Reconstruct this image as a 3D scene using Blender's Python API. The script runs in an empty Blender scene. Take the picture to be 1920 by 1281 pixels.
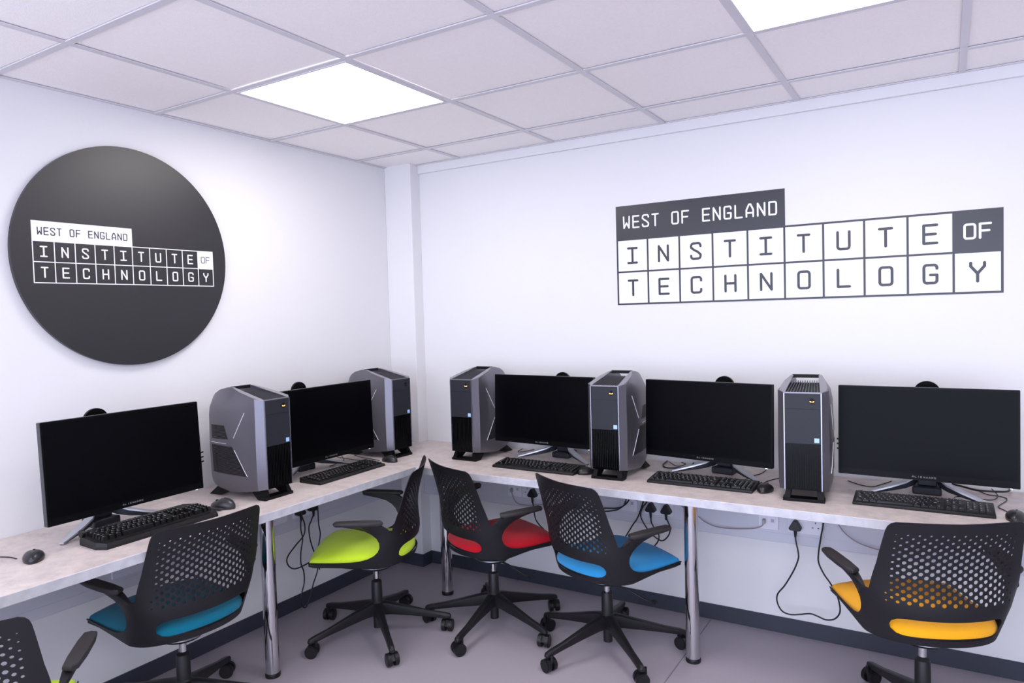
import bpy, bmesh, math, random
from mathutils import Vector, Matrix
from mathutils.geometry import delaunay_2d_cdt
random.seed(7)
R = math.radians
S = bpy.context.scene
COL = S.collection

# ---------------------------------------------------------------- camera
cam_d = bpy.data.cameras.new('camera'); cam = bpy.data.objects.new('camera', cam_d); COL.objects.link(cam)
S.camera = cam
yaw, pitch, roll = 0.5504208, -0.0395637, -0.0284253
_f = Vector((-math.sin(yaw)*math.cos(pitch), math.cos(yaw)*math.cos(pitch), math.sin(pitch)))
_r = Vector((math.cos(yaw), math.sin(yaw), 0)); _u = _r.cross(_f)
_r2 = _r*math.cos(roll) + _u*math.sin(roll); _u2 = -_r*math.sin(roll) + _u*math.cos(roll)
m = Matrix((_r2, _u2, -_f)).transposed().to_4x4(); m.translation = Vector((2.84645, -3.32004, 1.48814))
cam.matrix_world = m
cam_d.sensor_fit = 'HORIZONTAL'; cam_d.sensor_width = 36.0; cam_d.lens = 1324.1418/1920*36.0
cam_d.clip_start = 0.05; cam_d.clip_end = 60

# ---------------------------------------------------------------- world, exposure
w = bpy.data.worlds.new('daylight'); S.world = w; w.use_nodes = True
bg = w.node_tree.nodes['Background']; bg.inputs[0].default_value = (0.70, 0.77, 1.0, 1); bg.inputs[1].default_value = 2.9
S.view_settings.view_transform = 'Standard'; S.view_settings.look = 'None'
S.view_settings.gamma = 1.0; S.view_settings.use_curve_mapping = False
S.view_settings.exposure = 0.68
PANEL = 8.0             # brightness of the ceiling light diffusers
PANEL_COL = (1.0, 0.955, 0.955)
H = 2.372               # ceiling height
def area(loc, size, watts, col=PANEL_COL):
    d = bpy.data.lights.new('ceiling_lamp', 'AREA'); d.shape = 'SQUARE'; d.size = size; d.energy = watts; d.color = col
    o = bpy.data.objects.new('ceiling_lamp', d); COL.objects.link(o); o.location = loc; return o
# the further ceiling panels of the same room, behind and beside the camera
for _x, _y in ((0.807, -3.618), (2.607, -3.618), (4.407, -3.618), (2.607, -5.1), (4.407, -5.1)):
    area((_x, _y, H-0.012), 0.56, PANEL*3.14159*0.56*0.56)

# ---------------------------------------------------------------- materials
def lin(c):
    return tuple((x/255/12.92 if x/255 <= .04045 else ((x/255+.055)/1.055)**2.4) for x in c) + (1,)
MATS = {}
def mat(name, col, rough=.5, metal=0, noise=0, nscale=50, bump=0, bscale=200, coat=0, spec=.5, emit=None, estr=0, sheen=0):
    if name in MATS: return MATS[name]
    M = bpy.data.materials.new(name); M.use_nodes = True; nt = M.node_tree; b = nt.nodes['Principled BSDF']
    c = lin(col)
    b.inputs['Base Color'].default_value = c; b.inputs['Roughness'].default_value = rough; b.inputs['Metallic'].default_value = metal
    b.inputs['Coat Weight'].default_value = coat; b.inputs['Specular IOR Level'].default_value = spec
    b.inputs['Sheen Weight'].default_value = sheen
    tc = nt.nodes.new('ShaderNodeTexCoord')
    if noise:
        n = nt.nodes.new('ShaderNodeTexNoise'); n.inputs['Scale'].default_value = nscale; n.inputs['Detail'].default_value = 6
        nt.links.new(tc.outputs['Object'], n.inputs['Vector'])
        r = nt.nodes.new('ShaderNodeValToRGB'); r.color_ramp.elements[0].position = .3; r.color_ramp.elements[1].position = .7
        r.color_ramp.elements[0].color = tuple(x*(1-noise) for x in c[:3])+(1,); r.color_ramp.elements[1].color = tuple(min(1, x*(1+noise)) for x in c[:3])+(1,)
        nt.links.new(n.outputs['Fac'], r.inputs[0]); nt.links.new(r.outputs[0], b.inputs['Base Color'])
    if bump:
        n = nt.nodes.new('ShaderNodeTexNoise'); n.inputs['Scale'].default_value = bscale; n.inputs['Detail'].default_value = 3
        nt.links.new(tc.outputs['Object'], n.inputs['Vector'])
        bp = nt.nodes.new('ShaderNodeBump'); bp.inputs['Strength'].default_value = bump; bp.inputs['Distance'].default_value = .002
        nt.links.new(n.outputs['Fac'], bp.inputs['Height']); nt.links.new(bp.outputs[0], b.inputs['Normal'])
    if emit:
        b.inputs['Emission Color'].default_value = emit+(1,); b.inputs['Emission Strength'].default_value = estr
    MATS[name] = M; return M
WALL = mat('wall_paint', (229, 228, 229), .6, bump=.15, bscale=90, spec=.3)
CEIL = mat('ceiling_tile', (252, 247, 245), .9, noise=.02, nscale=120, bump=.3, bscale=260, spec=.2)
TBAR = mat('ceiling_bar', (214, 211, 216), .5)
SKIRT = mat('skirting_vinyl', (52, 56, 68), .5, bump=.1)
FLOORM = mat('floor_vinyl', (170, 162, 170), .42, noise=.06, nscale=420, bump=.08, bscale=400, spec=.4)
def laminate():
    M = mat('laminate', (204, 197, 196), .42, spec=.45); nt = M.node_tree; b = nt.nodes['Principled BSDF']
    tc = nt.nodes.new('ShaderNodeTexCoord'); r = nt.nodes.new('ShaderNodeValToRGB')
    n = nt.nodes.new('ShaderNodeTexNoise'); n.inputs['Scale'].default_value = 16; n.inputs['Detail'].default_value = 10; n.inputs['Roughness'].default_value = .72
    nt.links.new(tc.outputs['Object'], n.inputs['Vector']); nt.links.new(n.outputs['Fac'], r.inputs[0])
    e = r.color_ramp.elements; e[0].position = .3; e[0].color = lin((184, 174, 172)); e[1].position = .72; e[1].color = lin((226, 212, 205))
    k = r.color_ramp.elements.new(.5); k.color = lin((207, 195, 190))
    nt.links.new(r.outputs[0], b.inputs['Base Color']); return M
LAM = laminate()
LAMEDGE = mat('laminate_edge', (196, 196, 202), .5, noise=.12, nscale=28)
PLAS = mat('chair_plastic', (25, 24, 28), .5, bump=.12, bscale=900, spec=.35)
PLAS2 = mat('base_plastic', (24, 24, 26), .45, bump=.1, bscale=700, spec=.4)
PAD = mat('armrest_rubber', (40, 36, 38), .6, bump=.2, bscale=900)
WHEEL = mat('caster_black', (20, 20, 22), .42, spec=.4)
CHROME = mat('chrome', (205, 205, 208), .08, 1)
ZINC = mat('plate_zinc', (150, 152, 158), .3, 1)
SCREEN = mat('screen_glass', (3, 3, 6), .3, spec=.09)
BEZEL = mat('bezel_black', (7, 7, 9), .35, spec=.12)
SHELLD = mat('monitor_shell', (48, 52, 56), .45)
SILV = mat('stand_silver', (196, 198, 206), .32, .55)
STANDD = mat('stand_dark', (32, 35, 44), .45)
TBODY = mat('tower_body', (118, 116, 124), .36, .75)
TEDGE = mat('tower_edge', (176, 178, 192), .25, .85)
TTOP = mat('tower_top_frame', (150, 148, 154), .4, .6)
TFRONT = mat('tower_front', (36, 38, 45), .5, spec=.35)
TGLOSS = mat('tower_gloss', (4, 4, 6), .15, spec=.15)
TBLACK = mat('tower_black', (9, 9, 11), .5, spec=.2)
KEYB = mat('keyboard_black', (18, 18, 20), .5, spec=.4)
KEYC = mat('keycap_black', (15, 15, 17), .4, spec=.4)
LEGEND = mat('key_legend', (170, 170, 172), .5)
CORD = mat('cord_black', (20, 20, 24), .45)
CORDG = mat('cord_grey', (150, 142, 146), .5)
PVC = mat('trunking_pvc', (205, 206, 216), .4)
PLATE = mat('plate_white', (226, 226, 236), .3)
SIGNB = mat('sign_black', (18, 16, 20), .4, bump=.15, bscale=500, spec=.75)
SIGNW = mat('sign_white', (246, 246, 250), .4)
VINYL = mat('vinyl_black', (34, 33, 42), .34, bump=.1, bscale=60, spec=.6)
STICK = mat('sticker', (170, 205, 250), .35)
LED = mat('led_amber', (255, 160, 60), .4, emit=(1, .42, .1), estr=3)
GLOW = mat('diffuser', (255, 255, 255), .5, emit=PANEL_COL, estr=PANEL)
SEATC = {'lime': (190, 222, 44), 'red': (186, 10, 32), 'blue': (44, 142, 200), 'yellow': (250, 176, 26), 'teal': (0, 106, 132)}
SEATM = {k: mat('fabric_'+k, v, .85, noise=.06, nscale=500, bump=.35, bscale=1100, sheen=.15, spec=.2) for k, v in SEATC.items()}

# ---------------------------------------------------------------- helpers
def obj(name, bm, material, parent=None, smooth=None, bevel=0, seg=2):
    me = bpy.data.meshes.new(name)
    bmesh.ops.recalc_face_normals(bm, faces=bm.faces)
    bm.to_mesh(me); bm.free(); me.materials.append(material)
    o = bpy.data.objects.new(name, me); COL.objects.link(o)
    if parent: o.parent = parent
    if smooth is not None:
        for p in me.polygons: p.use_smooth = True
        me.set_sharp_from_angle(angle=R(smooth))
    if bevel:
        md = o.modifiers.new('bevel', 'BEVEL'); md.width = bevel; md.segments = seg; md.limit_method = 'ANGLE'; md.angle_limit = R(40)
        md.harden_normals = False
        for p in me.polygons: p.use_smooth = True
        me.set_sharp_from_angle(angle=R(50))
    return o
def tag(o, label, cat, group=None, kind=None):
    o['label'] = label; o['category'] = cat
    if group: o['group'] = group
    if kind: o['kind'] = kind
    return o
def thing(name, label, cat, loc=(0, 0, 0), rz=0, group=None):
    o = bpy.data.objects.new(name, None); COL.objects.link(o); o.location = loc; o.rotation_euler = (0, 0, rz)
    o.empty_display_size = .1
    return tag(o, label, cat, group)
def struct(name, bm, m, **k):
    o = obj(name, bm, m, **k); o['kind'] = 'structure'; return o
def dup(root, loc, rz, label=None):
    r_ = root.copy(); COL.objects.link(r_); r_.location = loc; r_.rotation_euler = (0, 0, rz)
    if label: r_['label'] = label
    for ch in list(root.children):
        c = ch.copy(); COL.objects.link(c); c.parent = r_
        for g in list(ch.children):
            d = g.copy(); COL.objects.link(d); d.parent = c
    return r_
def kid(root, name):
    return [c for c in root.children if c.name.split('.')[0] == name]
def box(bm, x0, x1, y0, y1, z0, z1, mt=None):
    v = [bm.verts.new(p) for p in ((x0, y0, z0), (x1, y0, z0), (x1, y1, z0), (x0, y1, z0), (x0, y0, z1), (x1, y0, z1), (x1, y1, z1), (x0, y1, z1))]
    if mt: 
        for q in v: q.co = mt @ q.co
    for f in ((0, 3, 2, 1), (4, 5, 6, 7), (0, 1, 5, 4), (1, 2, 6, 5), (2, 3, 7, 6), (3, 0, 4, 7)): bm.faces.new([v[i] for i in f])
    return v
def boxbm(*a):
    bm = bmesh.new(); box(bm, *a); return bm
def ring_loft(bm, rings, cap=True, closed=True):
    vs = [[bm.verts.new(p) for p in r] for r in rings]
    n = len(vs[0])
    for a, b in zip(vs, vs[1:]):
        for i in range(n if closed else n-1):
            j = (i+1) % n
            bm.faces.new((a[i], a[j], b[j], b[i]))
    if cap:
        bm.faces.new(vs[0][::-1]); bm.faces.new(vs[-1])
    return vs
def lathe(bm, prof, n=24, c=(0, 0, 0), cap=True):
    rings = [[(c[0]+r*math.cos(2*math.pi*i/n), c[1]+r*math.sin(2*math.pi*i/n), c[2]+z) for i in range(n)] for r, z in prof]
    ring_loft(bm, rings, cap)
def cyl(bm, p0, p1, r, n=16, r2=None):
    p0, p1 = Vector(p0), Vector(p1); d = (p1-p0).normalized(); a = d.orthogonal().normalized(); b = d.cross(a)
    if r2 is None: r2 = r
    rings = [[p+(a*math.cos(2*math.pi*i/n)+b*math.sin(2*math.pi*i/n))*q for i in range(n)] for p, q in ((p0, r), (p1, r2))]
    ring_loft(bm, rings)
def prism(bm, pts, h0, h1, axis='z'):
    f = {'z': lambda p, h: (p[0], p[1], h), 'y': lambda p, h: (p[0], h, p[1]), 'x': lambda p, h: (h, p[0], p[1])}[axis]
    ring_loft(bm, [[f(p, h0) for p in pts], [f(p, h1) for p in pts]])
def catmull(P, n=8):
    P = [Vector(p) for p in P]
    if len(P) < 3: return P
    Q = [P[0]*2-P[1]]+P+[P[-1]*2-P[-2]]; out = []
    for i in range(1, len(Q)-2):
        p0, p1, p2, p3 = Q[i-1:i+3]
        for k in range(n):
            t = k/n; out.append(.5*((2*p1)+(p2-p0)*t+(2*p0-5*p1+4*p2-p3)*t*t+(3*p1-p0-3*p2+p3)*t**3))
    out.append(P[-1]); return out
def tube(bm, P, r, n=8, sm=8):
    P = catmull(P, sm) if sm else [Vector(p) for p in P]
    rings = []; up = Vector((0.13, .21, 1)).normalized(); prev = None
    for i, p in enumerate(P):
        t = (P[min(i+1, len(P)-1)]-P[max(i-1, 0)]).normalized()
        if prev is None: a = t.cross(up).normalized()
        else: a = (prev - t*prev.dot(t)).normalized()
        prev = a; b = t.cross(a)
        rings.append([p+(a*math.cos(2*math.pi*k/n)+b*math.sin(2*math.pi*k/n))*r for k in range(n)])
    ring_loft(bm, rings)
def rrect(w, h, r, n=5, cx=0, cy=0):
    out = []
    for sx, sy, a0 in ((1, 1, 0), (-1, 1, 90), (-1, -1, 180), (1, -1, 270)):
        for k in range(n+1):
            a = R(a0+90*k/n); out.append((cx+sx*(w/2-r)+r*math.cos(a), cy+sy*(h/2-r)+r*math.sin(a)))
    return out

# ---------------------------------------------------------------- stroke lettering
def _arc(cx, cy, rx, ry, a0, a1, n=4): return [(cx+rx*math.cos(R(a0+(a1-a0)*k/n)), cy+ry*math.sin(R(a0+(a1-a0)*k/n))) for k in range(n+1)]
q = .22
GL = {
 'I': [[(0, 1), (1, 1)], [(0, 0), (1, 0)], [(.5, 0), (.5, 1)]],
 'i': [[(.5, 0), (.5, 1)]],
 'N': [[(0, 0), (0, 1), (1, 0), (1, 1)]],
 'T': [[(0, 1), (1, 1)], [(.5, 0), (.5, 1)]],
 'E': [[(1, 1), (0, 1), (0, 0), (1, 0)], [(0, .5), (.9, .5)]],
 'F': [[(1, 1), (0, 1), (0, 0)], [(0, .5), (.85, .5)]],
 'L': [[(0, 1), (0, 0), (1, 0)]],
 'H': [[(0, 0), (0, 1)], [(1, 0), (1, 1)], [(0, .5), (1, .5)]],
 'Y': [[(0, 1), (0, .82), (.5, .42), (1, .82), (1, 1)], [(.5, .42), (.5, 0)]],
 'W': [[(0, 1), (.06, 0), (.5, .45), (.94, 0), (1, 1)]],
 'A': [[(0, 0), (0, .55), (.38, 1), (.62, 1), (1, .55), (1, 0)], [(0, .3), (1, .3)]],
 'U': [[(0, 1)]+_arc(q, q*.7, q, q*.7, 180, 270)+_arc(1-q, q*.7, q, q*.7, 270, 360)+[(1, 1)]],
 'O': [_arc(q, q*.7, q, q*.7, 180, 270)+_arc(1-q, q*.7, q, q*.7, 270, 360)+_arc(1-q, 1-q*.7, q, q*.7, 0, 90)+_arc(q, 1-q*.7, q, q*.7, 90, 180)+[(0, q*.7)]],
 'C': [[(1, .78)]+_arc(1-q, 1-q*.7, q, q*.7, 0, 90)+_arc(q, 1-q*.7, q, q*.7, 90, 180)+_arc(q, q*.7, q, q*.7, 180, 270)+_arc(1-q, q*.7, q, q*.7, 270, 360)+[(1, .22)]],
 'G': [[(1, .8)]+_arc(1-q, 1-q*.7, q, q*.7, 0, 90)+_arc(q, 1-q*.7, q, q*.7, 90, 180)+_arc(q, q*.7, q, q*.7, 180, 270)+_arc(1-q, q*.7, q, q*.7, 270, 360)+[(1, .45), (.5, .45)]],
 'D': [[(0, 0), (0, 1)]+_arc(1-q, 1-q*.7, q, q*.7, 90, 0)+_arc(1-q, q*.7, q, q*.7, 0, -90)+[(0, 0)]],
 'S': [[(1, .8)]+_arc(1-q, 1-q*.8, q, q*.8, 0, 90)+_arc(q, 1-q*.9, q, q*.9, 90, 200)+[(.3, .58), (.7, .44)]+_arc(1-q, q*.9, q, q*.9, 20, -90)+_arc(q, q*.8, q, q*.8, 270, 180)+[(0, .2)]],
 'R': [[(0, 0), (0, 1), (.8, 1), (1, .85), (1, .62), (.8, .48), (0, .48)], [(.5, .48), (1, 0)]],
}
def stroke(bm, pts, sw, place, d0, d1):
    """one pen stroke as a mitred ribbon with round ends; place(a, b, depth) maps the sign's own plane into the room"""
    pieces = [[pts[0]]]
    for i in range(1, len(pts)):
        pieces[-1].append(pts[i])
        if i < len(pts)-1:
            a = math.atan2(pts[i][1]-pts[i-1][1], pts[i][0]-pts[i-1][0]); b = math.atan2(pts[i+1][1]-pts[i][1], pts[i+1][0]-pts[i][0])
            if abs((b-a+math.pi) % (2*math.pi)-math.pi) > R(62): pieces.append([pts[i]])
    if len(pieces) == 1 and (Vector(pts[0])-Vector(pts[-1])).length < 1e-5:      # a closed loop such as O
        V = [Vector(p) for p in pts[:-1]]; V = [v for i, v in enumerate(V) if (v-V[i-1]).length > 1e-6]; n_ = len(V); G = [[], [], [], []]
        for i, v in enumerate(V):
            da = (v-V[i-1]).normalized(); db = (V[(i+1) % n_]-v).normalized(); nn = Vector((-(da+db).y, (da+db).x)).normalized(); f = 1/max(.4, nn.dot(Vector((-db.y, db.x))))
            for g, (sg, dd) in enumerate(((1, d0), (1, d1), (-1, d1), (-1, d0))): c_ = v+nn*sg*sw/2*f; G[g].append(bm.verts.new(place(c_.x, c_.y, dd)))
        for g in range(3):
            for i in range(n_): j = (i+1) % n_; bm.faces.new((G[g][i], G[g][j], G[g+1][j], G[g+1][i]))
        return
    for k, P in enumerate(pieces):
        V = [Vector(p) for p in P]; V = [v for i, v in enumerate(V) if i == 0 or (v-V[i-1]).length > 1e-6]
        if len(V) < 2: continue
        top = d1+.00009*(k % 3)
        D = [(q_-p_).normalized() for p_, q_ in zip(V, V[1:])]
        L_, R_ = [], []
        for i, v in enumerate(V):
            if i == 0: n = Vector((-D[0].y, D[0].x)); f = 1
            elif i == len(V)-1: n = Vector((-D[-1].y, D[-1].x)); f = 1
            else:
                n = Vector((-(D[i-1]+D[i]).y, (D[i-1]+D[i]).x)).normalized(); f = 1/max(.4, n.dot(Vector((-D[i].y, D[i].x))))
            L_.append(v+n*sw/2*f); R_.append(v-n*sw/2*f)
        a = math.atan2(D[-1].y, D[-1].x); e = V[-1]; end = [Vector((e.x+sw/2*math.cos(a+math.pi/2-math.pi*j/6), e.y+sw/2*math.sin(a+math.pi/2-math.pi*j/6))) for j in range(1, 6)]
        a = math.atan2(D[0].y, D[0].x); e = V[0]; sta = [Vector((e.x+sw/2*math.cos(a-math.pi/2-math.pi*j/6), e.y+sw/2*math.sin(a-math.pi/2-math.pi*j/6))) for j in range(1, 6)]
        lv = [bm.verts.new(place(p.x, p.y, top)) for p in L_]; rv = [bm.verts.new(place(p.x, p.y, top)) for p in R_]
        for i in range(len(V)-1): bm.faces.new((lv[i], rv[i], rv[i+1], lv[i+1]))
        ev = [bm.verts.new(place(p.x, p.y, top)) for p in end]; sv = [bm.verts.new(place(p.x, p.y, top)) for p in sta]
        bm.faces.new([lv[-1]]+ev+[rv[-1]]); bm.faces.new([rv[0]]+sv+[lv[0]])
        rim = lv+ev+rv[::-1]+sv; co = [L_, end, R_[::-1], sta]; low = [bm.verts.new(place(p.x, p.y, d0)) for g in co for p in g]
        for i in range(len(rim)): j = (i+1) % len(rim); bm.faces.new((rim[i], rim[j], low[j], low[i]))
def glyph(bm, ch, x, y, w, h, sw, place, d0, d1):
    """(x, y) lower left of the letter's box, outer size w by h"""
    for k, pl in enumerate(GL.get(ch, [])):
        stroke(bm, [(x+sw/2+p[0]*(w-sw), y+sw/2+p[1]*(h-sw)) for p in pl], sw, place, d0, d1+.0003*k)
def slab(bm, x0, x1, y0, y1, place, d0, d1):
    pts = ((x0, y0), (x1, y0), (x1, y1), (x0, y1))
    ring_loft(bm, [[place(a, b, d0) for a, b in pts], [place(a, b, d1) for a, b in pts]])

# ================================================================ THE ROOM
XR, YB = 5.3, -5.6     # far ends of the room beside and behind the camera
CW, CD, BD = .1974, .0833, .0177   # corner column width, depth; bulkhead depth
struct('floor', boxbm(-.12, XR+.12, YB-.1, .12, -.06, 0), FLOORM)
struct('wall_left', boxbm(-.12, 0, YB, .12, 0, H+.15), WALL)
struct('wall_back', boxbm(0, XR+.12, 0, .12, 0, H+.15), WALL)
struct('wall_right', boxbm(XR, XR+.12, YB, 0, 0, H+.15), WALL)
struct('trim_1', boxbm(0, CW, -CD, 0, 0, H+.02), WALL, bevel=.003)         # boxed column in the corner
bm = boxbm(CW, XR, -BD, 0, 2.325, H+.02); struct('trim_2', bm, WALL, bevel=.003)   # bulkhead band under the ceiling
GX0, GY0 = .5068-.6, -.3181
xs = [GX0+.6*k for k in range(0, 11)]; ys = [GY0-.6*k for k in range(-1, 10)]
lights = {(1, 1), (4, 1)}                    # (column, row) of the tiles that are light panels: x .507-1.107 and 2.307-2.907
bm = bmesh.new()
for i in range(len(xs)-1):
    for j in range(len(ys)-1):
        x0, x1 = max(xs[i]+.012, .003), min(xs[i+1]-.012, XR); y1, y0 = min(ys[j]-.012, -.003), max(ys[j+1]+.012, YB)
        if (i, j-1) in lights or x1-x0 < .02 or y1-y0 < .02: continue
        # board with a stepped edge that drops a little below the bars
        for (e, za, zb) in ((0, H+.006, H+.03),):
            box(bm, x0-.004, x1+.004, y0-.004, y1+.004, za, zb)
struct('ceiling', bm, CEIL)
bm = bmesh.new()
for x in xs[1:]:
    box(bm, x-.012, x+.012, YB, -BD, H, H+.004)
for y in ys[1:]:
    box(bm, 0, XR, y-.012, y+.012, H-.0004, H+.0036)
box(bm, 0, .018, YB, 0, H+.0002, H+.0042); box(bm, 0, XR, -BD-.012, 0, H+.0003, H+.0043)
struct('trim_3', bm, TBAR)                    # the metal grid of the suspended ceiling
bm = boxbm(-.1, XR+.1, YB, .12, H+.05, H+.12); struct('trim_5', bm, CEIL)
# skirting
def skirt(name, pts, t=.006, h=.0735):
    bm = bmesh.new()
    for (a, b) in zip(pts, pts[1:]):
        a, b = Vector(a), Vector(b); d = (b-a).normalized(); n = Vector((d.y, -d.x))
        q = [a-d*0, b+d*0, b+n*t, a+n*t]
        prism(bm, [(p.x, p.y) for p in q], 0, h)
    return struct(name, bm, SKIRT)
skirt('baseboard_left', [(0, YB), (0, -CD-.0)])
skirt('baseboard_column', [(0, -CD), (CW+.006, -CD)])
skirt('baseboard_side', [(CW, -CD), (CW, 0)])
skirt('baseboard_back', [(CW, 0), (XR, 0)])
# welded seam in the vinyl floor
bm = bmesh.new(); box(bm, 1.8885-.002, 1.8885+.002, YB, -.01, .0, .0006)
struct('trim_4', bm, mat('seam_weld', (116, 112, 122), .5))

# ceiling light panels
def ceiling_light(x, y, label):
    t = thing('ceiling_light', label, 'ceiling light', (x, y, H), 0, 'square ceiling light panels')
    bm = bmesh.new()
    for (a, b, c, d) in ((-.288, .288, -.288, -.279), (-.288, .288, .279, .288), (-.288, -.279, -.279, .279), (.279, .288, -.279, .279)):
        box(bm, a, b, c, d, -.003, .02)
    obj('frame', bm, TBAR, t)
    obj('diffuser', boxbm(-.279, .279, -.279, .279, .001, .012), GLOW, t)
    return t
ceiling_light(.8068, -1.2181, 'square lit ceiling panel above the corner, whole panel in view')
ceiling_light(2.6068, -1.2181, 'square lit ceiling panel cut off by the top edge of the photo')

# ================================================================ WORKTOPS
HD, DL, DR, TH = .7437, .6115, .6248, .034
def desk_unit(pts, label, legs):
    t = thing('desk', label, 'desk', (0, 0, 0), 0, None)
    bm = bmesh.new(); prism(bm, pts, HD-TH, HD)
    o = obj('worktop', bm, LAM, t, bevel=.002); o.data.materials.append(LAMEDGE)
    for p in o.data.polygons:
        if abs(p.normal.z) < .5: p.material_index = 1
    for x, y in legs:
        bm = bmesh.new(); lathe(bm, [(.029, .016), (.029, HD-TH-.006)], 40); lg = obj('leg', bm, CHROME, t, smooth=40); lg.location = (x, y, 0)
        bm = bmesh.new(); lathe(bm, [(.0305, 0), (.0315, .004), (.0315, .014), (.029, .019)], 32); obj('foot', bm, WHEEL, lg, smooth=40)
        bm = bmesh.new(); lathe(bm, [(.036, HD-TH-.006), (.036, HD-TH)], 32); obj('top_plate', bm, ZINC, lg, smooth=40)
desk_unit([(.6125, -.002), (XR-.3, -.002), (XR-.3, -DR), (.6125, -DR)], 'long pale stone-effect desk along the wall with the white letter grid sign', [(1.936, -.445), (4.1, -.445)])
desk_unit([(.002, -CD-.002), (CW+.002, -CD-.002), (CW+.002, -.002), (.6118, -.002), (.6118, -3.6), (.002, -3.6)], 'long pale stone-effect desk along the wall with the round black sign', [(.572, -.345), (.441, -1.39), (.441, -3.0)])

# ================================================================ WALL SIGNS
def logo(root, place, x0, z0, cw, ch, head, lw, fg, field, ink_dark, lt, heights):
    """grid of ten by two lettered cells with a header bar; all sizes in metres"""
    n = 10; W_ = cw*n; zt = z0+2*ch
    # grid bars
    bm = bmesh.new()
    for k in range(n+1): slab(bm, x0+k*cw-lw/2, x0+k*cw+lw/2, z0-lw/2, zt+lw/2, place, lt[0], lt[1])
    for k in range(3): slab(bm, x0-lw/2, x0+W_+lw/2, z0+k*ch-lw/2, z0+k*ch+lw/2, place, lt[0], lt[1]+.0001)
    obj('grid_lines', bm, fg, root)
    bm = bmesh.new(); slab(bm, x0-lw/2, x0+5*cw+lw/2, zt, zt+head, place, lt[0], lt[1]+.0002); obj('name_bar', bm, fg, root)
    bm = bmesh.new(); slab(bm, x0+9*cw, x0+W_+lw/2, z0+ch, zt+lw/2, place, lt[0], lt[1]+.0002); obj('end_cell', bm, fg, root)
    lw2, lh, sw = heights[0]
    for row, word in ((1, 'INSTITUTE'), (0, 'TECHNOLOGY')):
        for k, c in enumerate(word):
            bm = bmesh.new(); glyph(bm, c, x0+(k+.5)*cw-lw2/2, z0+(row+.5)*ch-lh/2, lw2, lh, sw, place, lt[0], lt[1]); obj('letter', bm, fg, root)
    hw, hh, hs, hp, hx, hz = heights[1]
    for k, c in enumerate('WEST OF ENGLAND'):
        if c == ' ': continue
        bm = bmesh.new(); glyph(bm, c, hx+k*hp, hz, hw, hh, hs, place, lt[0], lt[1]+.0008); obj('letter', bm, ink_dark, root)
    ow, oh, os_, op = heights[2]
    for k, c in enumerate('OF'):
        bm = bmesh.new(); glyph(bm, c, x0+9.5*cw-op/2-ow/2+k*op, z0+1.5*ch-oh/2, ow, oh, os_, place, lt[0], lt[1]+.0008); obj('letter', bm, ink_dark, root)
# vinyl sign on the back wall
t = thing('wall_sign', 'rectangular black and white letter grid sign on the right-hand wall', 'sign', (0, 0, 0))
PB = lambda a, b, d: (a, -d, b)
bm = bmesh.new(); slab(bm, 1.446, 3.036, 1.519, 1.839, PB, .0001, .0008); obj('white_cells', bm, SIGNW, t)
logo(t, PB, 1.446, 1.519, .159, .160, .168, .0085, VINYL, SIGNW, SIGNW, (.0008, .0016), ((.056, .083, .0108), (.0375, .063, .0075, .0497, 1.479, 1.893), (.043, .063, .0085, .051)))
# round sign on the left wall
t = thing('round_sign', 'round black sign with white lettering on the left wall', 'sign', (0, 0, 0))
PL = lambda a, b, d: (d, a, b)
bm = bmesh.new()
cyl(bm, (.006, -1.661, 1.763), (.022, -1.661, 1.763), .440, 128); obj('disc', bm, SIGNB, t, smooth=40)
logo(t, PL, -2.028, 1.650, .0740, .0768, .0735, .0034, SIGNW, SIGNB, SIGNB, (.022, .0226), ((.026, .041, .0052), (.0172, .0290, .0034, .0227, -2.011, 1.8255), (.0205, .0285, .003, .0245)))
for c in kid(t, 'white_cells'): pass

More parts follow.
